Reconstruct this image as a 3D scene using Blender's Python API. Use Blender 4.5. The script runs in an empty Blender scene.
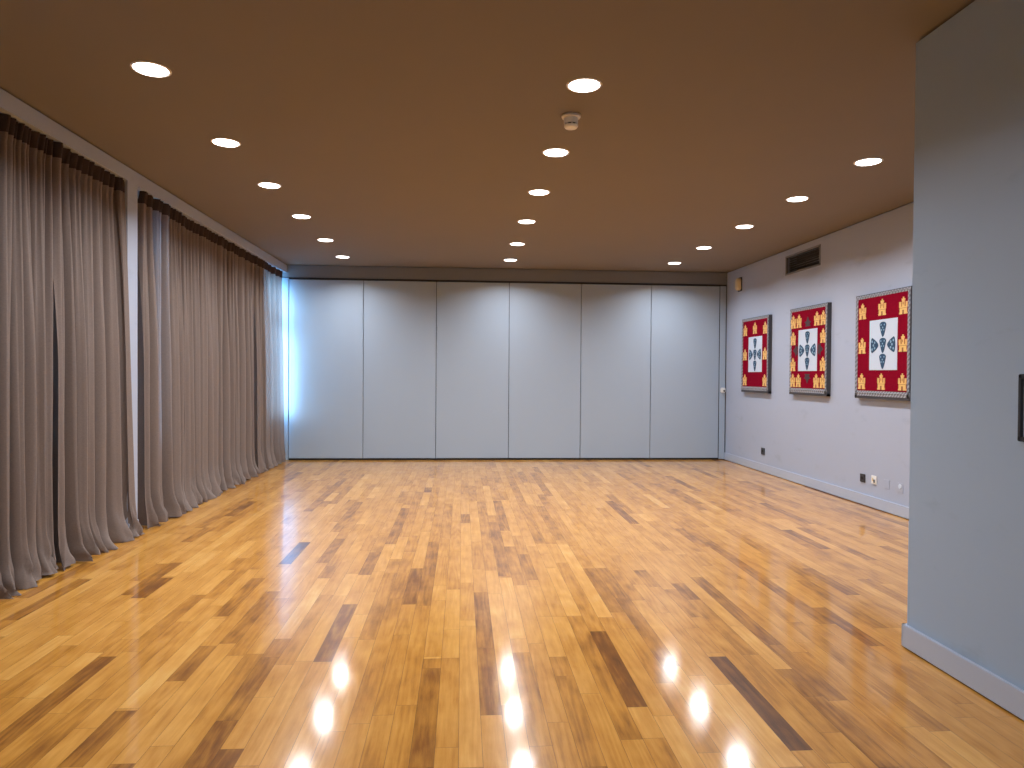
import bpy, bmesh, math, random
from mathutils import Matrix, Vector
C = bpy.context.scene.collection
R = random.Random(7)
CZ = 1.318                      # camera height; floor is z = 0
CEIL = 2.938
XL, XR, YB = -2.632, 4.13, 10.72   # left wall face, right wall face, rear wall
XN, YN = 2.168, 3.246           # near wall face and its end
YF = -2.6                       # wall behind the camera

# ------------------------------------------------------------------ materials
def mat(name, col=(.5, .5, .5), rough=.5, metal=0, emit=None, estr=0, spec=.5):
    m = bpy.data.materials.new(name); m.use_nodes = True
    b = m.node_tree.nodes['Principled BSDF']
    b.inputs['Base Color'].default_value = (*col, 1)
    b.inputs['Roughness'].default_value = rough
    b.inputs['Metallic'].default_value = metal
    b.inputs['Specular IOR Level'].default_value = spec
    if emit:
        b.inputs['Emission Color'].default_value = (*emit, 1)
        b.inputs['Emission Strength'].default_value = estr
    return m
def nd(m, t, **kw):
    n = m.node_tree.nodes.new(t)
    for k, v in kw.items():
        setattr(n, k, v)
    return n
def lk(m, a, b): m.node_tree.links.new(a, b)
def noise(m, scale, detail=3, vec=None, rough=.5):
    n = nd(m, 'ShaderNodeTexNoise'); n.inputs['Scale'].default_value = scale
    n.inputs['Detail'].default_value = detail; n.inputs['Roughness'].default_value = rough
    if vec: lk(m, vec, n.inputs['Vector'])
    return n
def mapping(m, src, scale=(1, 1, 1)):
    n = nd(m, 'ShaderNodeMapping'); n.inputs['Scale'].default_value = scale
    lk(m, src, n.inputs['Vector']); return n.outputs['Vector']
def ramp(m, fac, stops):
    n = nd(m, 'ShaderNodeValToRGB'); e = n.color_ramp.elements
    e[0].position, e[0].color = stops[0][0], (*stops[0][1], 1)
    e[1].position, e[1].color = stops[-1][0], (*stops[-1][1], 1)
    for p, c in stops[1:-1]:
        x = e.new(p); x.color = (*c, 1)
    lk(m, fac, n.inputs['Fac']); return n.outputs['Color']
def mix(m, a, b, fac, mode='MIX'):
    n = nd(m, 'ShaderNodeMix', data_type='RGBA', blend_type=mode)
    for sock, v in ((n.inputs[6], a), (n.inputs[7], b)):
        if isinstance(v, tuple): sock.default_value = (*v, 1)
        else: lk(m, v, sock)
    if isinstance(fac, (int, float)): n.inputs[0].default_value = fac
    else: lk(m, fac, n.inputs[0])
    return n.outputs[2]
def math_(m, op, a, b=0.0, clamp=False):
    n = nd(m, 'ShaderNodeMath', operation=op, use_clamp=clamp)
    for i, v in enumerate((a, b)):
        if isinstance(v, (int, float)): n.inputs[i].default_value = v
        else: lk(m, v, n.inputs[i])
    return n.outputs[0]
def bump(m, h, strength=.1, dist=.01):
    b = nd(m, 'ShaderNodeBump'); b.inputs['Strength'].default_value = strength
    b.inputs['Distance'].default_value = dist; lk(m, h, b.inputs['Height'])
    lk(m, b.outputs['Normal'], m.node_tree.nodes['Principled BSDF'].inputs['Normal'])
def obco(m): return nd(m, 'ShaderNodeTexCoord').outputs['Object']
def BS(m): return m.node_tree.nodes['Principled BSDF']

def paint(name, col, rough=.6, amount=.06, scuff=False, spec=.3):
    m = mat(name, col, rough, spec=spec)
    co = obco(m)
    n = noise(m, 1.3, 4, co)
    c = mix(m, tuple(x * (1 - amount) for x in col), tuple(min(1, x * (1 + amount)) for x in col), n.outputs['Fac'])
    if scuff:
        v = mapping(m, co, (1, 1.1, 2.6))
        s = noise(m, 2.4, 5, v, .62)
        k = ramp(m, s.outputs['Fac'], [(.60, (0, 0, 0)), (.78, (1, 1, 1))])
        c = mix(m, c, tuple(x * .72 for x in col), math_(m, 'MULTIPLY', k, .5))
    lk(m, c, BS(m).inputs['Base Color'])
    f = noise(m, 260, 2, co)
    bump(m, f.outputs['Fac'], .05, .002)
    return m

M = {}
M['wall'] = paint('wall_paint', (.405, .455, .575), .55, .03, True)
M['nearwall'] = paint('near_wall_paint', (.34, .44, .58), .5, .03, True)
M['ceil'] = paint('ceiling_paint', (.22, .19, .165), .8, .03)
M['panel'] = paint('partition_laminate', (.36, .44, .55), .42, .02)
M['base'] = paint('baseboard_paint', (.44, .49, .60), .4, .04)
M['shaded_wall'] = paint('shaded_wall_paint', (.20, .21, .235), .6, .03)  # wall paint darkened: shade above the lamps' cutoff on the header is in the colour
M['dark'] = mat('dark_gap', (.012, .011, .012), .7)
M['track'] = mat('black_track', (.015, .014, .018), .5)
M['white'] = mat('white_plastic', (.82, .82, .80), .35)
M['black'] = mat('black_plastic', (.025, .03, .04), .35)
M['beige'] = mat('cream_plastic', (.72, .60, .36), .4)
M['frame_grey'] = None
M['alu'] = mat('white_window_frame', (.75, .79, .80), .35)
M['outer'] = mat('painted_recess', (.35, .37, .40), .7)
M['gold'] = mat('gold_embroidery', (.80, .50, .16), .55)
M['gold_dark'] = mat('dark_stitching', (.30, .10, .03), .7)
M['shield_white'] = mat('white_satin', (.56, .64, .76), .6)
M['blue'] = mat('blue_felt', (.010, .055, .125), .7)
M['dot'] = mat('pale_dots', (.22, .36, .50), .6)
M['green'] = mat('dark_green_felt', (.05, .022, .028), .7)
M['metal'] = mat('brushed_metal', (.5, .5, .5), .35, 1)
M['lens'] = mat('lamp_glass', (1, 1, 1), .4, emit=(1, .98, .96), estr=8)
M['trim'] = mat('downlight_ring', (.75, .72, .70), .35)

def red_mat():
    m = mat('red_velvet', (.33, .008, .02), .9, spec=.05)
    co = obco(m); n = noise(m, 60, 4, co)
    lk(m, mix(m, (.16, .001, .011), (.27, .002, .020), n.outputs['Fac']), BS(m).inputs['Base Color'])
    bump(m, noise(m, 900, 2, co).outputs['Fac'], .3, .001)
    return m
M['red'] = red_mat()
def rope_mat():
    m = mat('carved_silver_frame', (.36, .37, .41), .5)
    co = obco(m)
    w = nd(m, 'ShaderNodeTexWave', wave_type='BANDS', bands_direction='DIAGONAL')
    w.inputs['Scale'].default_value = 14; w.inputs['Distortion'].default_value = 1.5
    lk(m, co, w.inputs['Vector'])
    lk(m, mix(m, (.16, .155, .18), (.38, .40, .45), w.outputs['Fac']), BS(m).inputs['Base Color'])
    bump(m, w.outputs['Fac'], .5, .004)
    return m
M['frame_grey'] = rope_mat()
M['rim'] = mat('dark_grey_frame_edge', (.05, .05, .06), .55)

def floor_mat():
    m = mat('oak_strip_floor', (.5, .3, .13), .2)
    b = BS(m)
    tone = nd(m, 'ShaderNodeAttribute', attribute_name='tone')
    seed = nd(m, 'ShaderNodeAttribute', attribute_name='seed')
    co = obco(m)
    sx = nd(m, 'ShaderNodeSeparateXYZ'); lk(m, co, sx.inputs[0])
    cb = nd(m, 'ShaderNodeCombineXYZ')
    off = math_(m, 'MULTIPLY', seed.outputs['Fac'], 37.0)
    lk(m, math_(m, 'ADD', sx.outputs[0], off), cb.inputs[0])
    lk(m, math_(m, 'ADD', sx.outputs[1], math_(m, 'MULTIPLY', off, 1.7)), cb.inputs[1])
    lk(m, off, cb.inputs[2])
    v = cb.outputs[0]
    g1 = noise(m, 1, 6, mapping(m, v, (70, 5.0, 1)), .75)       # fine grain streaks
    g2 = noise(m, 1, 3, mapping(m, v, (11, 2.4, 1)), .5)        # broad figure
    g3 = noise(m, 1, 2, mapping(m, v, (9, 5.0, 1)), .5)         # cloudy tone
    # cathedral figure: contour lines of a slowly varying field
    w0 = noise(m, 1, 2, mapping(m, v, (7, .55, 1)), .45)
    w = nd(m, 'ShaderNodeMath', operation='PINGPONG'); w.inputs[1].default_value = .5
    lk(m, math_(m, 'MULTIPLY', w0.outputs['Fac'], 11.0), w.inputs[0])
    t = math_(m, 'ADD', tone.outputs['Fac'], math_(m, 'MULTIPLY', math_(m, 'SUBTRACT', g1.outputs['Fac'], .5), .46))
    t = math_(m, 'ADD', t, math_(m, 'MULTIPLY', math_(m, 'SUBTRACT', g2.outputs['Fac'], .5), .26))
    t = math_(m, 'ADD', t, math_(m, 'MULTIPLY', math_(m, 'SUBTRACT', g3.outputs['Fac'], .5), .42))
    t = math_(m, 'ADD', t, math_(m, 'MULTIPLY', math_(m, 'SUBTRACT', w.outputs[0], .25), .22))
    c = ramp(m, t, [(.0, (.09, .028, .005)), (.25, (.24, .085, .010)), (.5, (.52, .225, .032)), (.75, (.68, .335, .070)), (1., (.78, .46, .14))])
    lk(m, c, b.inputs['Base Color'])
    rr = noise(m, 3.0, 3, co)
    lk(m, math_(m, 'ADD', math_(m, 'MULTIPLY', rr.outputs['Fac'], .10), .26), b.inputs['Roughness'])
    h = math_(m, 'ADD', math_(m, 'MULTIPLY', noise(m, 45, 3, mapping(m, co, (1.0, .55, 1))).outputs['Fac'], 1.0), math_(m, 'MULTIPLY', g1.outputs['Fac'], .10))
    bump(m, h, .10, .003)
    b.inputs['Specular IOR Level'].default_value = .12
    b.inputs['Coat Weight'].default_value = .85; b.inputs['Coat Roughness'].default_value = .108; b.inputs['Coat IOR'].default_value = 1.5
    return m
M['floor'] = floor_mat()

def cloth_mat(name, col, trans, tcol=None):
    m = bpy.data.materials.new(name); m.use_nodes = True
    nt = m.node_tree; b = BS(m); out = nt.nodes['Material Output']
    co = obco(m)
    n = noise(m, 1, 4, mapping(m, co, (60, 60, 420)), .7)
    n2 = noise(m, 1, 3, mapping(m, co, (700, 700, 60)), .6)
    f = math_(m, 'ADD', math_(m, 'MULTIPLY', n.outputs['Fac'], .6), math_(m, 'MULTIPLY', n2.outputs['Fac'], .4))
    c = ramp(m, f, [(.3, tuple(x * .78 for x in col)), (.7, tuple(x * 1.2 for x in col))])
    lk(m, c, b.inputs['Base Color'])
    b.inputs['Roughness'].default_value = .9
    b.inputs['Specular IOR Level'].default_value = .08
    b.inputs['Sheen Weight'].default_value = 0
    bump(m, f, .25, .001)
    t = nd(m, 'ShaderNodeBsdfTranslucent')
    lk(m, ramp(m, f, [(.3, tuple(x * .8 for x in (tcol or col))), (.7, tuple(x * 1.2 for x in (tcol or col)))]), t.inputs['Color'])
    ms = nd(m, 'ShaderNodeMixShader'); ms.inputs[0].default_value = trans
    lk(m, b.outputs[0], ms.inputs[1]); lk(m, t.outputs[0], ms.inputs[2])
    lk(m, ms.outputs[0], out.inputs['Surface'])
    return m
M['curtain'] = cloth_mat('taupe_curtain_cloth', (.225, .181, .163), .06, (.50, .45, .48))
M['thin'] = cloth_mat('thin_taupe_curtain_cloth', (.225, .181, .163), .11, (.66, .53, .50))
M['shaded_heading'] = cloth_mat('shaded_heading_cloth', (.06, .043, .040), .01)  # curtain cloth darkened: the shade under the lintel is put into the colour
M['blind'] = cloth_mat('added_blind_cloth', (.45, .48, .52), .14)
def glass_mat():
    m = bpy.data.materials.new('window_glass'); m.use_nodes = True
    nt = m.node_tree; nt.nodes.remove(BS(m)); out = nt.nodes['Material Output']
    t = nd(m, 'ShaderNodeBsdfTransparent'); t.inputs[0].default_value = (.93, .97, .98, 1)
    g = nd(m, 'ShaderNodeBsdfGlossy'); g.inputs['Roughness'].default_value = .02
    ms = nd(m, 'ShaderNodeMixShader'); ms.inputs[0].default_value = .06
    lk(m, t.outputs[0], ms.inputs[1]); lk(m, g.outputs[0], ms.inputs[2]); lk(m, ms.outputs[0], out.inputs[0])
    return m
M['glass'] = glass_mat()

# ------------------------------------------------------------------ helpers
def obj(name, bm, m, parent=None, loc=(0, 0, 0), smooth=False):
    me = bpy.data.meshes.new(name)
    bm.normal_update(); bm.to_mesh(me); bm.free()
    for x in (m if isinstance(m, (list, tuple)) else [m]): me.materials.append(M[x] if isinstance(x, str) else x)
    if smooth:
        for p in me.polygons: p.use_smooth = True
    o = bpy.data.objects.new(name, me); C.objects.link(o); o.location = loc
    if parent: o.parent = parent
    return o
def box(bm, x0, x1, y0, y1, z0, z1, mi=0, bev=0):
    r = bmesh.ops.create_cube(bm, size=1, matrix=Matrix.Translation(((x0 + x1) / 2, (y0 + y1) / 2, (z0 + z1) / 2)) @ Matrix.Diagonal((abs(x1 - x0), abs(y1 - y0), abs(z1 - z0), 1)))
    fs = set(f for v in r['verts'] for f in v.link_faces)
    for f in fs: f.material_index = mi
    if bev:
        es = list(set(e for f in fs for e in f.edges))
        bmesh.ops.bevel(bm, geom=es, offset=bev, segments=2, affect='EDGES')
    return bm
def nb(): return bmesh.new()
def B(*a, **k): return box(nb(), *a, **k)
def lathe(bm, prof, n=32, M4=Matrix(), mi=0):
    rings = []
    for r, z in prof:
        if r < 1e-6: rings.append([bm.verts.new(M4 @ Vector((0, 0, z)))])
        else: rings.append([bm.verts.new(M4 @ Vector((r * math.cos(2 * math.pi * i / n), r * math.sin(2 * math.pi * i / n), z))) for i in range(n)])
    for a, b in zip(rings, rings[1:]):
        for i in range(n):
            j = (i + 1) % n
            q = [a[i % len(a)], a[j % len(a)], b[j % len(b)], b[i % len(b)]]
            q = list(dict.fromkeys(q))
            if len(q) > 2:
                f = bm.faces.new(q); f.material_index = mi
    return bm
def empty(name, label, cat, loc=(0, 0, 0), group=None, kind=None):
    o = bpy.data.objects.new(name, None); C.objects.link(o); o.location = loc; o.empty_display_size = .1
    return tag(o, label, cat, group, kind)
def tag(o, label=None, cat=None, group=None, kind=None):
    if label: o['label'] = label
    if cat: o['category'] = cat
    if group: o['group'] = group
    if kind: o['kind'] = kind
    return o
def struct(name, bm, m, label=None, cat=None):
    return tag(obj(name, bm, m), label, cat, None, 'structure')
def copy_tree(o, parent=None):
    c = o.copy(); C.objects.link(c); c.parent = parent
    for ch in o.children: copy_tree(ch, c)
    return c

# ------------------------------------------------------------------ floor
PW = .0832
def build_floor():
    verts, faces, tone, seed = [], [], [], []
    x0 = -3.0
    ncol = int((4.25 - x0) / PW) + 1
    marks = LANDMARKS
    for c in range(ncol):
        xa = x0 + c * PW; xb = xa + PW
        ys = YF - R.random() * .8
        segs = []
        while ys < YB:
            L = R.choice((.35, .5, .6, .75, .9, 1.05, 1.3, 1.6)) * R.uniform(.85, 1.15)
            segs.append([ys, ys + L, min(.98, max(.08, R.gauss(.57, .085)) if R.random() > .05 else R.uniform(.28, .40))]); ys += L
        for (mx, my0, my1, t) in marks:
            if xa <= mx < xb:
                new = []
                for a, b_, tt in segs:
                    if b_ <= my0 or a >= my1: new.append([a, b_, tt]); continue
                    if a < my0: new.append([a, my0, tt])
                    if b_ > my1: new.append([my1, b_, tt])
                new.append([my0, my1, t]); segs = sorted(new)
        for a, b_, t in segs:
            g = .0006; i = len(verts)
            a2, b2 = max(a, YF), min(b_, YB + .1)
            if b2 - a2 < .01: continue
            verts += [(xa + g, a2 + g, 0), (xb - g, a2 + g, 0), (xb - g, b2 - g, 0), (xa + g, b2 - g, 0)]
            faces.append((i, i + 1, i + 2, i + 3)); tone.append(t); seed.append(R.random())
    n = len(faces)
    # slab below
    i = len(verts)
    X0, X1, Y0, Y1 = -3.05, 4.35, YF - .1, YB + .15
    for z in (-.0025, -.10):
        verts += [(X0, Y0, z), (X1, Y0, z), (X1, Y1, z), (X0, Y1, z)]
    faces += [(i, i + 1, i + 2, i + 3), (i + 7, i + 6, i + 5, i + 4)] + [(i + k, i + 4 + k, i + 4 + (k + 1) % 4, i + (k + 1) % 4) for k in range(4)]
    me = bpy.data.meshes.new('floor'); me.from_pydata(verts, [], faces)
    me.materials.append(M['floor']); me.materials.append(mat('floor_joint', (.07, .03, .012), .6))
    ta = me.attributes.new('tone', 'FLOAT', 'FACE'); sa = me.attributes.new('seed', 'FLOAT', 'FACE')
    for k in range(len(faces)):
        ta.data[k].value = tone[k] if k < n else 0
        sa.data[k].value = seed[k] if k < n else 0
        me.polygons[k].material_index = 0 if k < n else 1
    o = bpy.data.objects.new('floor', me); C.objects.link(o)
    tag(o, None, None, None, 'structure')
LANDMARKS = [(0.7, 2.72, 3.54, 0.22), (-0.26, 4.01, 4.75, 0.3), (0.27, 4.54, 6.21, 0.36), (0.43, 4.45, 5.09, 0.36), (0.01, 2.33, 3.65, 0.66), (0.32, 3.46, 4.51, 0.72), (0.09, 3.35, 4.21, 0.33), (-0.16, 2.34, 3.13, 0.36), (0.9, 3.82, 4.7, 0.4), (0.82, 5.51, 6.96, 0.4), (-0.07, 2.46, 3.24, 0.55), (-0.57, 5.44, 6.9, 0.36), (0.42, 2.31, 3.02, 0.45), (-0.09, 3.26, 4.07, 0.6), (1.21, 2.37, 3.19, 0.12), (1.1, 2.27, 2.9, 0.72), (1.46, 2.25, 2.77, 0.38), (1.54, 2.24, 2.73, 0.5), (2.12, 2.56, 3.1, 0.66), (2.19, 3.51, 4.36, 0.4), (-2.29, 3.62, 4.8, 0.75), (-1.86, 4.2, 4.61, 0.25), (-1.89, 4.64, 7.26, 0.75), (-2.13, 6.56, 7.31, 0.25), (-1.24, 4.9, 5.53, 0.15), (-1.3, 2.82, 3.83, 0.8), (-1.71, 2.93, 3.39, 0.75), (-1.94, 3.11, 3.62, 0.75), (-1.59, 2.52, 3.34, 0.3), (-0.85, 2.38, 2.7, 0.3), (-0.84, 3.52, 4.55, 0.75), (-1.28, 2.41, 2.8, 0.35), (-2.41, 3.86, 4.58, 0.35)]
build_floor()

# ------------------------------------------------------------------ shell
struct('ceiling', B(-3.05, 4.35, YF - .1, YB + .15, CEIL, CEIL + .12), 'ceil')
# right wall with a narrow shadow joint below the ceiling, and an opening for the air grille
VY0, VY1, VZ0, VZ1 = 7.86, 8.72, CZ + 1.297, CZ + 1.525
bm = nb()
top = CEIL - .014
box(bm, XR, XR + .16, YN - .2, VY0, -.1, top); box(bm, XR, XR + .16, VY1, YB + .1, -.1, top)
box(bm, XR, XR + .16, VY0, VY1, -.1, VZ0); box(bm, XR, XR + .16, VY0, VY1, VZ1, top)
box(bm, XR + .14, XR + .16, VY0, VY1, VZ0, VZ1, 1)
box(bm, XR + .02, XR + .16, YN - .2, YB + .1, top, CEIL, 0)
struct('wall_right', bm, ['wall', 'dark'])
# rear wall: header above the folding partition and closing wall behind it
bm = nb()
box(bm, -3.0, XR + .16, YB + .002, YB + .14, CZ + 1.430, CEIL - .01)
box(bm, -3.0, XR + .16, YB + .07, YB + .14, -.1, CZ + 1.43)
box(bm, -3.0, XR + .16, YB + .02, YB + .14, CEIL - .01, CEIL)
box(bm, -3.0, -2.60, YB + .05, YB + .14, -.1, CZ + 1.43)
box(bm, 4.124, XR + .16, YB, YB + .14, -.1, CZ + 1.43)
struct('wall_rear', bm, 'shaded_wall')
# near wall block on the right, towards the camera
bm = nb()
box(bm, XN, XR + .3, YF - .1, YN, -.1, top); box(bm, XN + .02, XR + .3, YF - .1, YN - .02, top, CEIL)
struct('wall_near', bm, 'nearwall')
struct('wall_front', B(-3.05, XN, YF - .12, YF, -.1, CEIL), 'wall')
# left wall: pillar, lintel, front stretch
PY0, PY1 = 5.72, 5.889
LZ = CZ + 1.502
NX = -2.96          # back face of the recess
bm = nb()
box(bm, -3.1, XL, YF, .9, -.1, top)
box(bm, -3.1, XL, PY0, PY1, -.1, LZ)
box(bm, -3.1, XL, .9, YB + .1, LZ, top)
box(bm, -3.1, XL - .02, YF, YB + .1, top, CEIL)
SILL = .665; WT = LZ - .13
for a, b_ in ((.9, PY0), (PY1, YB + .1)):
    box(bm, -3.1, -2.86, a, b_, -.1, SILL, 1); box(bm, -3.1, -2.86, a, b_, WT, LZ, 1)
struct('wall_left', bm, ['wall', 'outer'])
# window sill boards
for k, (a, b_) in enumerate(((.9, PY0), (PY1, YB))):
    struct('trim_%d' % (k + 1), B(-3.1, -2.838, a, b_, SILL, SILL + .03, bev=.004), 'white')
# windows
def window(n, y0, y1, trans=(2.10,)):
    bm = nb(); x0, x1 = -2.93, -2.865; f = .045; z0, z1 = SILL + .03, WT
    box(bm, x0, x1, y0, y0 + f, z0, z1); box(bm, x0, x1, y1 - f, y1, z0, z1)
    box(bm, x0, x1, y0, y1, z0, z0 + f); box(bm, x0, x1, y0, y1, z1 - f, z1)
    for t in trans: box(bm, x0, x1, y0, y1, t - .05, t + .05)
    w = struct('window_%d' % n, bm, 'alu')
    g = obj('pane', B(-2.902, -2.896, y0 + f, y1 - f, z0 + f, z1 - f), 'glass', w)
WIN = [(.9, 2.5), (2.5, 4.1), (4.1, PY0), (PY1, 6.64), (6.64, 8.20), (8.20, 9.76), (9.76, YB)]
for k, (a, b_) in enumerate(WIN): window(k + 1, a, b_)
# skirting boards
def base(name, x0, x1, y0, y1, h=.115):
    bm = nb(); box(bm, x0, x1, y0, y1, .006, h, bev=.003)
    struct(name, bm, 'base')
base('baseboard_right', XR - .016, XR, YN, YB)
base('baseboard_near', XN - .018, XN, YF, YN + .018)
base('baseboard_end', XN - .018, XR, YN, YN + .018)
base('baseboard_left', XL, XL + .012, PY0, PY1)

# ------------------------------------------------------------------ folding partition
pt = empty('folding_partition', 'pale blue-grey folding partition of six tall flat panels closing the far end', 'partition', (0, YB, 0))
J = [-2.60, -1.495, -.399, .713, 1.826, 2.925, 4.015]
ZT = CZ + 1.405
for a, b_ in zip(J, J[1:]):
    obj('panel', box(nb(), a + .004, b_ - .004, 0, .045, .030, ZT - .006, bev=.0025), 'panel', pt)
bm = nb(); box(bm, J[0], J[-1], .028, .06, .012, ZT + .02)
obj('core', bm, 'dark', pt)
bm = nb(); box(bm, J[0], 4.122, -.004, .05, ZT, ZT + .022)
obj('top_track', bm, 'track', pt)
bm = nb(); box(bm, J[0], J[-1], .012, .045, .0, .022)
obj('bottom_seal', bm, 'dark', pt)
bm = nb(); box(bm, -2.95, -2.604, -.004, .045, .004, ZT + .018, bev=.003)
obj('end_post', bm, 'panel', pt)
bm = nb(); box(bm, 4.021, 4.112, -.012, .05, .012, ZT - .004, bev=.003); box(bm, 4.112, 4.122, 0, .05, .0, ZT, 1); box(bm, 4.015, 4.021, 0, .05, 0, ZT, 1)
obj('end_post', bm, ['panel', 'dark'], pt)
lo = obj('lock', box(nb(), 4.032, 4.108, -.05, -.012, CZ - .262, CZ - .185, bev=.012), 'white', pt)
obj('lock_cylinder', lathe(nb(), [(0, -.012), (.012, -.012), (.014, 0), (.014, .006)], 16, Matrix.Translation((4.082, -.05, CZ - .235)) @ Matrix.Rotation(-math.pi / 2, 4, 'X')), 'black', lo)

# ------------------------------------------------------------------ curtains
def vnoise(seed):
    rr = random.Random(seed); t = [rr.uniform(-1, 1) for _ in range(512)]
    def f(x):
        i = math.floor(x); u = x - i; u = u * u * (3 - 2 * u)
        return t[i % 512] * (1 - u) + t[(i + 1) % 512] * u
    return f
def curtain(label, crests, seed, xm=-2.735, amp=.185, flare=.065, endshift=0.0, split=(.11, .26), cloth='curtain'):
    """crests: list of valley positions along the wall (y), one fold between neighbours"""
    rr = random.Random(seed)
    fine = []
    for a, b_ in zip(crests, crests[1:]):
        fine.append(a); n = max(1, round((b_ - a) / rr.uniform(*split)))
        for q in range(1, n): fine.append(a + (b_ - a) * (q + rr.uniform(-.22, .22)) / n)
    crests = fine + [crests[-1]]
    n1, n2, n3, n4 = (vnoise(seed + k) for k in range(4))
    K = len(crests) - 1
    A = [rr.uniform(.75, 1.15) for _ in range(K)]
    SH = [rr.uniform(.30, .65) for _ in range(K)]
    TH = [rr.choice((.05, .3, .5, .6, .7)) for _ in range(K)]
    SK = [rr.uniform(-.35, .35) for _ in range(K)]
    PL = 16          # points per fold
    zt = LZ - .004
    zs = [0.0, .006, .015, .03, .05, .075, .1, .13, .17, .21, .26, .32, .4, .5] + [.5 + (zt - .5 - .15) * k / 34 for k in range(1, 35)] + [zt - .10, zt - .075, zt - .05, zt - .02, zt]
    zh = len(zs) - 5
    def P(k, u, z):
        ph = k + u
        low = (z / zt)
        y = crests[k] + (crests[k + 1] - crests[k]) * u
        w = (crests[k + 1] - crests[k])
        s = math.sin(math.pi * u)
        q = min(1, max(0, (s - TH[k]) / (.97 - TH[k]))); prof = q * q * (3 - 2 * q)
        if (k == K - 1 and u > .5) or (k == 0 and u < .5): prof = 1.0
        # folds relax and deepen downwards, tight gathers near the heading
        g = max(0., min(1., (z - 1.3) / (zt - 1.3))); g = g * g * (3 - 2 * g)
        nh = 2
        hi = abs(math.sin(math.pi * nh * u)) ** .6
        e = max(0., 1 - (zt - z) / .15)
        a_low = amp * A[k] * (1 - .45 * g) * (.82 + .25 * (1 - low)) * (1 - .65 * e)
        x = xm + .045 * g * e + a_low * (prof - .52) + .062 * g * (1 - .3 * e) * (hi - .5)
        x += .020 * (1 - .5 * g) * math.sin(2 * math.pi * 2 * u + 5 * n1(k * 3.1)) * s
        x += .010 * n2(ph * 2.3 + z * .8)
        # drift
        y += .050 * (1 - low) ** .9 * n3(ph * .7 + z * .35) + SK[k] * w * .4 * s * (1 - g) * (.5 + .5 * n1(z * .7 + k))
        y += .22 * w * math.sin(2 * math.pi * u) * (1 - .6 * g) * -.35     # omega: bulge wider than neck
        if endshift and ph > K - 4:
            y += endshift * (1 - low) ** .8 * ((ph - K + 4) / 4) ** 1.3
        if endshift and ph > K - 3:
            x += (max(x, XL + .012 + .02 * (prof - .5)) - x) * min(1, (ph - K + 3) / 2) * (1 - low) ** .35
        # hem: flare out and rumple on the floor
        b = max(0., 1 - z / .34); b2 = b * b
        x += b2 * (flare * (.6 + .5 * A[k]) * prof + .030 * n4(ph * 4 + z * 9) + .016 * n1(ph * 9 + z * 20)) * (.4 if ph > K - .5 or ph < .5 else 1)
        y += b2 * (.035 * n2(ph * 3 + 7) + .012 * n4(ph * 8 + z * 25))
        zz = z
        if z < .34:
            lift = .025 * max(0, n3(ph * 1.6 + 3)) * (1 - z / .34)
            zz = z + lift + .004
        x = min(x, XL + .095)
        x = max(x, -2.835)
        return (x, y, zz)
    cols = [(k, i / PL) for k in range(K) for i in range(PL)] + [(K - 1, 1.0)]
    def grid(zlist):
        vs = [P(k, u, z) for z in zlist for k, u in cols]; nc = len(cols)
        fs = [(r * nc + c, r * nc + c + 1, (r + 1) * nc + c + 1, (r + 1) * nc + c) for r in range(len(zlist) - 1) for c in range(nc - 1)]
        return vs, fs
    yc = (crests[0] + crests[-1]) / 2
    root = empty('curtain', label, 'curtain', (xm, yc, 0), 'taupe floor-length curtains along the left wall')
    for nm, zl, mm in (('drape', zs[:zh + 1], cloth), ('pleated_heading', zs[zh:], 'shaded_heading')):
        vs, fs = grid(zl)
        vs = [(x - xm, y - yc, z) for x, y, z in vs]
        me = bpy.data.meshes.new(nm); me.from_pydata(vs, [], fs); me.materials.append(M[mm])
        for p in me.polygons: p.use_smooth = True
        o = bpy.data.objects.new(nm, me); C.objects.link(o); o.parent = root
    return root
def ywall(px, X=-2.72):
    # distance along the wall of a fold, measured from the camera's bearing
    d = [(px - 512) / 700, 0.0, 1.0]
    yaw = .07098
    dx = d[0] * math.cos(yaw) + math.sin(yaw); dy = -d[0] * math.sin(yaw) + math.cos(yaw)
    return dy * X / dx
curtain('taupe curtain at the left picture edge, nearest the camera, its hem sweeping the floor', [3.05, 3.22, 3.38, 3.52, 3.70, 3.86, 4.02, 4.15, 4.29] + [ywall(p) for p in (9, 17, 27, 38, 45)], 11, split=(.17, .36))
curtain('wide taupe curtain just in front of the white wall pillar', [ywall(p) for p in (45.5, 56, 66, 76, 87, 98, 108, 117)] + [5.61], 23, xm=-2.72, endshift=.13, split=(.17, .36))
curtain('narrow taupe curtain directly beyond the white wall pillar', [6.03] + [ywall(p) for p in (147, 155, 163, 169.5, 174.5)], 31, xm=-2.71)
curtain('widest taupe curtain in the middle of the long far stretch', [ywall(p) for p in (178, 184, 190, 196, 202, 208, 214.5, 220, 226, 231, 236, 243)] + [9.235], 43)
curtain('farthest taupe curtain in the corner, glowing with daylight from behind', [9.25, 9.46, 9.68, 9.88, 10.08, 10.32, 10.61], 57, cloth='thin', xm=-2.73, flare=.05)
for nm, a, b_ in (('nearer', 2.9, PY0 - .005), ('farther', PY1 + .02, YB - .02)):
    t = empty('curtain_track', 'dark ceiling-hung curtain track above the %s stretch of curtains' % nm, 'curtain track', (-2.84, a, LZ))
    obj('rail', B(-.02, .02, 0, b_ - a, -.03, 0), 'track', t)
    obj('end_cap', B(-.03, .03, -.012, .012, -.10, 0, bev=.003), 'black', t)
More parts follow.
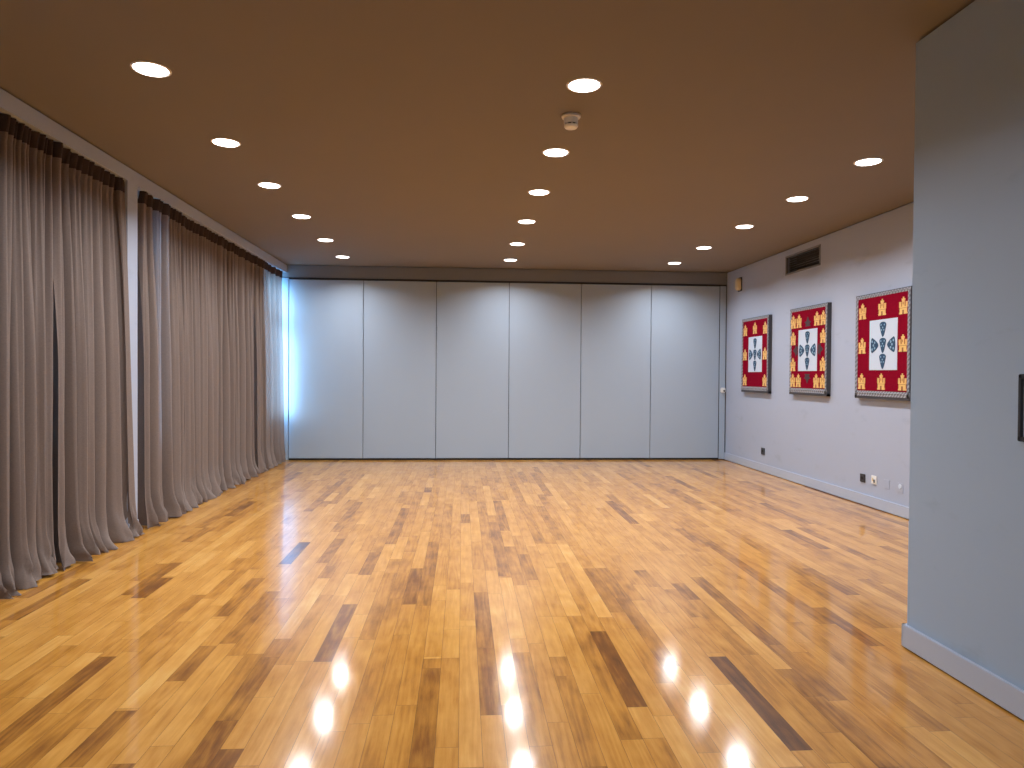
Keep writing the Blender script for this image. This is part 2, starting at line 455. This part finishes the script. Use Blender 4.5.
# roller blinds, added unseen behind the curtains to dim all but the end panes
for k, (a, b_) in enumerate([WIN[0], WIN[1], WIN[2], (PY1, 6.355), (6.43, 8.20), WIN[5]]):
    nm = ['nearest the camera', 'behind the curtain at the left picture edge', 'just in front of the white pillar', 'the narrow one beyond the white pillar', 'wide, next beyond the narrow one', 'next to the farthest window']
    t = empty('added_roller_blind', 'grey roller blind added behind the curtains to dim the window, ' + nm[k], 'roller blind', (-2.852, (a + b_) / 2, 0))
    w = (b_ - a) / 2 - .012
    obj('fabric', B(-.0015, .0015, -w, w, SILL + .05, WT - .0), 'blind', t)
    obj('roller', lathe(nb(), [(0, -w), (.012, -w), (.012, w), (0, w)], 20, Matrix.Translation((.0, 0, WT - .01)) @ Matrix.Rotation(math.pi / 2, 4, 'X')), 'white', t)
    obj('bottom_bar', B(-.008, .008, -w, w, SILL + .035, SILL + .055), 'white', t)

# ------------------------------------------------------------------ downlights
def make_downlight(label):
    t = empty('ceiling_downlight', label, 'ceiling light', (0, 0, 0), 'round recessed ceiling downlights')
    obj('trim_ring', lathe(nb(), [(.086, -.0005), (.088, -.004), (.096, -.005), (.100, -.003), (.101, -.0005)], 40), 'trim', t, smooth=True)
    obj('lens', lathe(nb(), [(.086, -.0006), (.084, -.006), (.06, -.010), (.03, -.012), (0, -.0125)][::-1], 40), 'lens', t, smooth=True)
    return t
YS = [3.90, 5.09, 6.21, 7.41, 8.69, 9.92]
ORD = ['nearest', 'second nearest', 'third nearest', 'third farthest', 'second farthest', 'farthest']
POWER, SPREAD = 20.5, 146
lights = []
def area(x, y, power=POWER):
    l = bpy.data.lights.new('downlight_beam', 'AREA'); l.shape = 'DISK'; l.size = .165; l.energy = power
    l.color = (.94, .965, 1); l.spread = math.radians(SPREAD)
    o = bpy.data.objects.new('downlight_beam', l); C.objects.link(o); o.location = (x, y, CEIL - .0135)
proto = None
for row, X, ys in (('left', -1.673, YS), ('middle', .670, YS), ('right', 3.039, YS[1:])):
    for k, y in enumerate(ys):
        if len(ys) == 6: w = ORD[k]
        else: w = ['nearest', 'second nearest', 'middle', 'second farthest', 'farthest'][k]
        lab = 'round lit ceiling downlight, %s in the %s row' % (w + ' one' if w in ('nearest', 'farthest', 'middle') else w, row)
        if proto is None: proto = d = make_downlight(lab)
        else: d = copy_tree(proto); d['label'] = lab
        d.location = (X, y, CEIL); area(X, y)
for X in (-1.673, .670):
    for y in (2.72, 1.55, .35): area(X, y, POWER * .32)

# smoke detector
t = empty('smoke_detector', 'small white cylindrical smoke detector on the ceiling between two middle downlights', 'smoke detector', (.668, 4.36, CEIL))
obj('base', lathe(nb(), [(0, 0), (.060, 0), (.060, -.010), (.056, -.018), (.044, -.020)], 32), 'trim', t, smooth=True)
bm = nb(); lathe(bm, [(.044, -.018), (.044, -.050), (.041, -.053)], 32); lathe(bm, [(.034, -.053), (.034, -.062)], 32, mi=1)
for k in range(8):
    a = k * math.pi / 4
    bm2 = bmesh.ops.create_cube(bm, size=1, matrix=Matrix.Rotation(a, 4, 'Z') @ Matrix.Translation((.039, 0, -.0575)) @ Matrix.Diagonal((.008, .008, .012, 1)))
lathe(bm, [(.044, -.062), (.044, -.070), (.036, -.080), (0, -.082)], 32)
lathe(bm, [(.034, -.0621), (.044, -.062)], 32)
obj('sensor_housing', bm, ['white', 'black'], t)

# ------------------------------------------------------------------ wall fittings
# air grille
t = empty('air_vent', 'dark rectangular air vent grille high on the right wall', 'vent', (XR, (VY0 + VY1) / 2, (VZ0 + VZ1) / 2))
hw, hh = (VY1 - VY0) / 2, (VZ1 - VZ0) / 2
bm = nb(); f = .014
box(bm, -.006, .02, -hw - .008, hw + .008, hh - f, hh + .008); box(bm, -.006, .02, -hw - .008, hw + .008, -hh - .008, -hh + f)
box(bm, -.006, .02, -hw - .008, -hw + f, -hh, hh); box(bm, -.006, .02, hw - f, hw + .008, -hh, hh)
obj('frame', bm, 'shaded_wall', t)
M['slat'] = mat('dark_grille_metal', (.05, .047, .045), .45)
for k in range(7):
    z = -hh + f + (k + .5) * (2 * hh - 2 * f) / 7
    bm = nb(); bmesh.ops.create_cube(bm, size=1, matrix=Matrix.Translation((.045, 0, z)) @ Matrix.Rotation(math.radians(35), 4, 'Y') @ Matrix.Diagonal((.026, 2 * hw - 2 * f, .003, 1)))
    obj('slat', bm, 'slat', t)
bm = nb(); box(bm, .085, .10, -hw * .85, hw * .2, -hh * .35, hh * .25); box(bm, .085, .10, hw * .3, hw * .9, -hh * .3, hh * .2)
obj('duct_vane', bm, 'metal', t)
# cream sounder
t = empty('alarm_sounder', 'cream oblong alarm sounder high on the right wall near the far corner', 'alarm', (XR + .003, 10.20, CZ + 1.365))
obj('back_plate', box(nb(), -.012, 0, -.075, .075, -.105, .105, bev=.005), 'black', t)
bm = nb(); st = [(.042 * math.cos(a), .05 + .042 * math.sin(a)) for a in [math.pi * k / 10 for k in range(11)]] + [(-.042 * math.cos(a), -.05 - .042 * math.sin(a)) for a in [math.pi * k / 10 for k in range(11)]]
prev = None
for d, k in ((.010, 1), (.045, 1), (.058, .93), (.066, .8), (.068, .6)):
    ring = [bm.verts.new((-d, u * k * 1.3, v * k)) for u, v in st]
    if prev:
        for i in range(len(ring)): bm.faces.new((prev[i], prev[(i + 1) % len(ring)], ring[(i + 1) % len(ring)], ring[i]))
    prev = ring
bm.faces.new(prev)
obj('housing', bm, 'beige', t, smooth=True)
# sockets
def socket(label, y, z, w, h, m, kind):
    t = empty('wall_socket', label, 'wall socket', (XR, y, z))
    th = .010 if kind in ('power', 'data') else .004
    obj('cover_plate', box(nb(), -th, 0, -w / 2, w / 2, -h / 2, h / 2, bev=.003), m, t)
    if kind == 'power':
        bm = lathe(nb(), [(.019, -.001), (.021, .002), (.021, .0)], 24, Matrix.Translation((-.010, 0, 0)) @ Matrix.Rotation(-math.pi / 2, 4, 'Y'))
        lathe(bm, [(0, .0012), (.019, .0012)], 24, Matrix.Translation((-.010, 0, 0)) @ Matrix.Rotation(-math.pi / 2, 4, 'Y'), 1)
        obj('outlet_well', bm, [m, 'dark'], t)
    elif kind == 'data':
        obj('jack', box(nb(), -.014, -.009, -.022, -.003, -.028, .004), 'dark', t)
        obj('jack', box(nb(), -.014, -.009, .004, .022, -.010, .020), 'beige', t)
    elif kind == 'disc':
        obj('blank_disc', lathe(nb(), [(0, .004), (.022, .004), (.024, 0)], 24, Matrix.Translation((-.004, 0, .012)) @ Matrix.Rotation(-math.pi / 2, 4, 'Y')), 'shield_white', t)
    return t
zc = CZ - 1.035
socket('black power socket on its own low on the right wall, under the farthest crest', 9.33, CZ - 1.03, .105, .09, 'black', 'power')
socket('black power socket low on the right wall, beside the white data socket', 6.93, CZ - 1.043, .088, .085, 'black', 'power')
socket('white data socket low on the right wall, between black socket and blank plate', 6.73, CZ - 1.032, .088, .085, 'white', 'data')
socket('blank wall-coloured cover plate low on the right wall, next to the white socket', 6.525, CZ - 1.044, .092, .088, 'wall', None)
socket('wall-coloured cover plate with a pale disc, nearest of the low row to the camera', 6.315, CZ - 1.044, .092, .088, 'wall', 'disc')
# ------------------------------------------------------------------ framed crests
def poly_ext(bm, pts, holes_like, x0, x1, mi=0):
    pass
def flat(bm, pts, d0, d1, mi=0):
    """pts in (u,v) on the wall plane (u towards the camera), extruded from depth d0 to d1 off the wall"""
    a = [bm.verts.new((-d1, -u, v)) for u, v in pts]; b = [bm.verts.new((-d0, -u, v)) for u, v in pts]
    f = bm.faces.new(a); f.material_index = mi
    n = len(pts)
    for i in range(n):
        q = bm.faces.new((a[i], b[i], b[(i + 1) % n], a[(i + 1) % n])); q.material_index = mi
    bm.normal_update()
    bmesh.ops.triangulate(bm, faces=[f], ngon_method='EAR_CLIP')
def castle(parent, u, v, s=1.0):
    bm = nb(); w, h = .060 * s, .160 * s
    P = [(-1, 0), (1, 0), (1, .09), (.88, .11), (.88, .36), (1, .40), (1, .72), (.84, .72), (.84, .66), (.72, .66), (.72, .72), (.56, .72),
         (.56, .44), (.30, .44), (.30, .76), (.40, .78), (.40, .90), (.22, .90), (.22, .86), (.12, .86), (.12, 1.0), (-.12, 1.0), (-.12, .86), (-.22, .86), (-.22, .90), (-.40, .90), (-.40, .78), (-.30, .76), (-.30, .44),
         (-.56, .44), (-.56, .72), (-.72, .72), (-.72, .66), (-.84, .66), (-.84, .72), (-1, .72), (-1, .40), (-.88, .36), (-.88, .11), (-1, .09)]
    flat(bm, [(u + x * w, v + (y - .5) * h) for x, y in P], D0, D0 + .005)
    for (a, b_, c, d) in ((-.20, .0, .20, .24), (-.84, .34, .84, .36), (-.08, .55, .08, .70)):
        flat(bm, [(u + a * w, v + (b_ - .5) * h), (u + c * w, v + (b_ - .5) * h), (u + c * w, v + (d - .5) * h), (u + a * w, v + (d - .5) * h)], D0, D0 + .0058, 1)
    o = obj('castle', bm, ['gold', 'gold_dark'], parent)
D0 = .046
def escutcheon(parent, u, v, w, h, rot=0):
    bm = nb(); pts = []
    for k in range(0, 13):       # rounded top
        a = math.pi * k / 12
        pts.append((math.cos(a) * w / 2, h * .30 + math.sin(a) * h * .20))
    for k in range(1, 10):
        t_ = k / 10; pts.append((-w / 2 * (1 - t_) ** .62, h * .30 - t_ * h * .80))
    pts.append((0, -h * .5))
    for k in range(9, 0, -1):
        t_ = k / 10; pts.append((w / 2 * (1 - t_) ** .62, h * .30 - t_ * h * .80))
    cr, sr = math.cos(rot), math.sin(rot)
    tr = lambda p: (u + p[0] * cr - p[1] * sr, v + p[0] * sr + p[1] * cr)
    flat(bm, [tr(p) for p in pts], D0 + .003, D0 + .007)
    r = w * .085
    for (a, b_) in ((-.26, .30), (.26, .30), (0, .12), (-.18, -.04), (.18, -.04)):
        c = (a * w, b_ * h)
        flat(bm, [tr((c[0] + r * math.cos(2 * math.pi * k / 10), c[1] + r * math.sin(2 * math.pi * k / 10))) for k in range(10)], D0 + .003, D0 + .0076, 1)
    obj('blue_escutcheon', bm, ['blue', 'dot'], parent)
def crest(label, y, zc, cas, cross=False, W=.895, H=1.055, du=0.0):
    t = empty('framed_crest', label, 'framed crest', (XR, y, zc), 'framed heraldic crests on the right wall')
    fw, fb = .040, .080
    rim = .007
    bm = nb()
    box(bm, -.050, 0, -W / 2, W / 2, H / 2 - fw, H / 2 - rim); box(bm, -.050, 0, -W / 2, W / 2, -H / 2 + .028, -H / 2 + fb)
    box(bm, -.050, 0, -W / 2 + rim, -W / 2 + fw, -H / 2 + .028, H / 2 - fw); box(bm, -.050, 0, W / 2 - fw, W / 2 - rim, -H / 2 + .028, H / 2 - fw)
    fr = obj('carved_frame', bm, 'frame_grey', t)
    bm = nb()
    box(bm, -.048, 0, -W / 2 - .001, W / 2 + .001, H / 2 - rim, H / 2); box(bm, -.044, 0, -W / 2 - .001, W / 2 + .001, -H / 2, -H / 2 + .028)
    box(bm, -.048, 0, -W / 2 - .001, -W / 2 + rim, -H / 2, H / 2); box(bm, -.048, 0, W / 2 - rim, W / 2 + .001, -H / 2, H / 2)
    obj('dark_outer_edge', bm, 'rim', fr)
    # rope moulding along the inner edge
    bm = nb(); r = .008
    def rope(p0, p1):
        L = math.dist(p0, p1); n = int(L / .022)
        for k in range(n):
            s = (k + .5) / n
            c = Vector((-.051, p0[0] + (p1[0] - p0[0]) * s, p0[1] + (p1[1] - p0[1]) * s))
            bmesh.ops.create_icosphere(bm, subdivisions=1, radius=r, matrix=Matrix.Translation(c))
    a, b_, b0 = W / 2 - fw / 2, H / 2 - fw / 2, -H / 2 + .058
    rope((-a, b0), (a, b0)); rope((a, b0), (a, b_)); rope((a, b_), (-a, b_)); rope((-a, b_), (-a, b0))
    obj('beading', bm, 'frame_grey', fr, smooth=True)
    obj('red_field', B(-D0, -.005, -W / 2 + fw, W / 2 - fw, -H / 2 + fb, H / 2 - fw), 'red', t)
    wu, wt, wb = .225, .255, -.24
    obj('white_shield', B(-D0 - .003, -D0, -wu - du, wu - du, wb, wt), 'shield_white', t)
    for (u, v) in cas: castle(t, u, v)
    if cross:
        for (cu, cv, ang) in ((0, .335, 0), (0, -.32, math.pi), (-.29, .01, math.pi / 2), (.29, .01, -math.pi / 2)):
            bm = nb(); P = [(-.08, -.055), (.08, -.055), (.05, -.02), (.10, .01), (.045, .02), (.0, .09), (-.045, .02), (-.10, .01), (-.05, -.02)]
            k = .8; cr, sr = math.cos(ang), math.sin(ang)
            flat(bm, [(cu + k * (x * cr - z * sr), cv + k * (x * sr + z * cr)) for x, z in P], D0, D0 + .003)
            obj('cross_tip', bm, 'green', t)
    for (u, v, ro) in ((0, .157, 0), (0, .0, 0), (0, -.155, 0), (-.135, .005, math.pi / 2), (.135, .005, -math.pi / 2)):
        w, h = (.105, .148)
        if ro: w, h = (.150, .125)
        escutcheon(t, u + du, v, w, h, ro)
    return t
c8 = [(-.325, .36), (.01, .375), (.34, .36), (-.325, .01), (.34, .01), (-.325, -.352), (.01, -.352), (.34, -.352)]
c7 = [c for c in c8 if c != (.01, -.352)]
c12 = [(-.36, .365), (-.215, .365), (.215, .365), (.36, .365), (-.36, .16), (.36, .16), (-.36, -.16), (.36, -.16), (-.36, -.355), (-.215, -.355), (.215, -.355), (.36, -.355)]
crest('red framed crest with eight gold castles, nearest the camera on the right wall', 6.575, CZ + .307, c8, du=.03)
crest('red framed crest with twelve gold castles and dark cross tips, middle of the three', 8.04, CZ + .305, c12, True)
crest('red framed crest with seven gold castles and no castle at bottom centre, farthest', 9.55, CZ + .297, c7, du=.02)
# small framed picture at the picture's right edge
t = empty('framed_picture', 'small dark-framed picture on the near wall, cut off by the right picture edge', 'picture', (XN, 2.385, CZ - .115))
bm = nb()
for a in ((-.18, .18, .112, .13), (-.18, .18, -.13, -.112), (-.18, -.162, -.13, .13), (.162, .18, -.13, .13)): box(bm, -.022, 0, *a, bev=.003)
obj('frame', bm, 'black', t)
obj('print', B(-.012, -.001, -.162, .162, -.112, .112), 'wall', t)

# ------------------------------------------------------------------ daylight, camera
w = bpy.data.worlds.new('sky'); bpy.context.scene.world = w; w.use_nodes = True
bg = w.node_tree.nodes['Background']; bg.inputs[0].default_value = (.22, .58, 1, 1); bg.inputs[1].default_value = 24
for a, b_ in WIN:
    l = bpy.data.lights.new('window_portal', 'AREA'); l.shape = 'RECTANGLE'; l.size = 2.1; l.size_y = b_ - a; l.cycles.is_portal = True
    o = bpy.data.objects.new('window_portal', l); C.objects.link(o); o.location = (-3.06, (a + b_) / 2, (SILL + WT) / 2)
    o.rotation_euler = (0, -math.pi / 2, 0)
sl = bpy.data.lights.new('daylight_sun', 'SUN'); sl.energy = 20; sl.angle = math.radians(42); sl.color = (.60, .82, 1)
so = bpy.data.objects.new('daylight_sun', sl); C.objects.link(so); so.rotation_euler = Vector((.86, .30, -.22)).to_track_quat('-Z', 'Y').to_euler(); so.location = (-6, 8, 4)
cam = bpy.data.cameras.new('camera'); co = bpy.data.objects.new('camera', cam); C.objects.link(co)
cam.sensor_width = 36; cam.sensor_fit = 'HORIZONTAL'; cam.lens = 700 * 36 / 1024; cam.clip_start = .05
rt = Vector((0.9974628968486341, -0.0708160205699994, 0.007270532371208525))
up = Vector((-0.006270065280382394, 0.014339755327057144, 0.9998775213487601))
fw = Vector((0.07091160477461438, 0.9973863156509566, -0.01385935281675625))
mw = Matrix(((rt.x, up.x, -fw.x, 0), (rt.y, up.y, -fw.y, 0), (rt.z, up.z, -fw.z, CZ), (0, 0, 0, 1)))
co.matrix_world = mw
S = bpy.context.scene; S.camera = co
S.view_settings.view_transform = 'Standard'; S.view_settings.look = 'None'; S.view_settings.gamma = 1
S.view_settings.use_curve_mapping = False; S.view_settings.exposure = 0
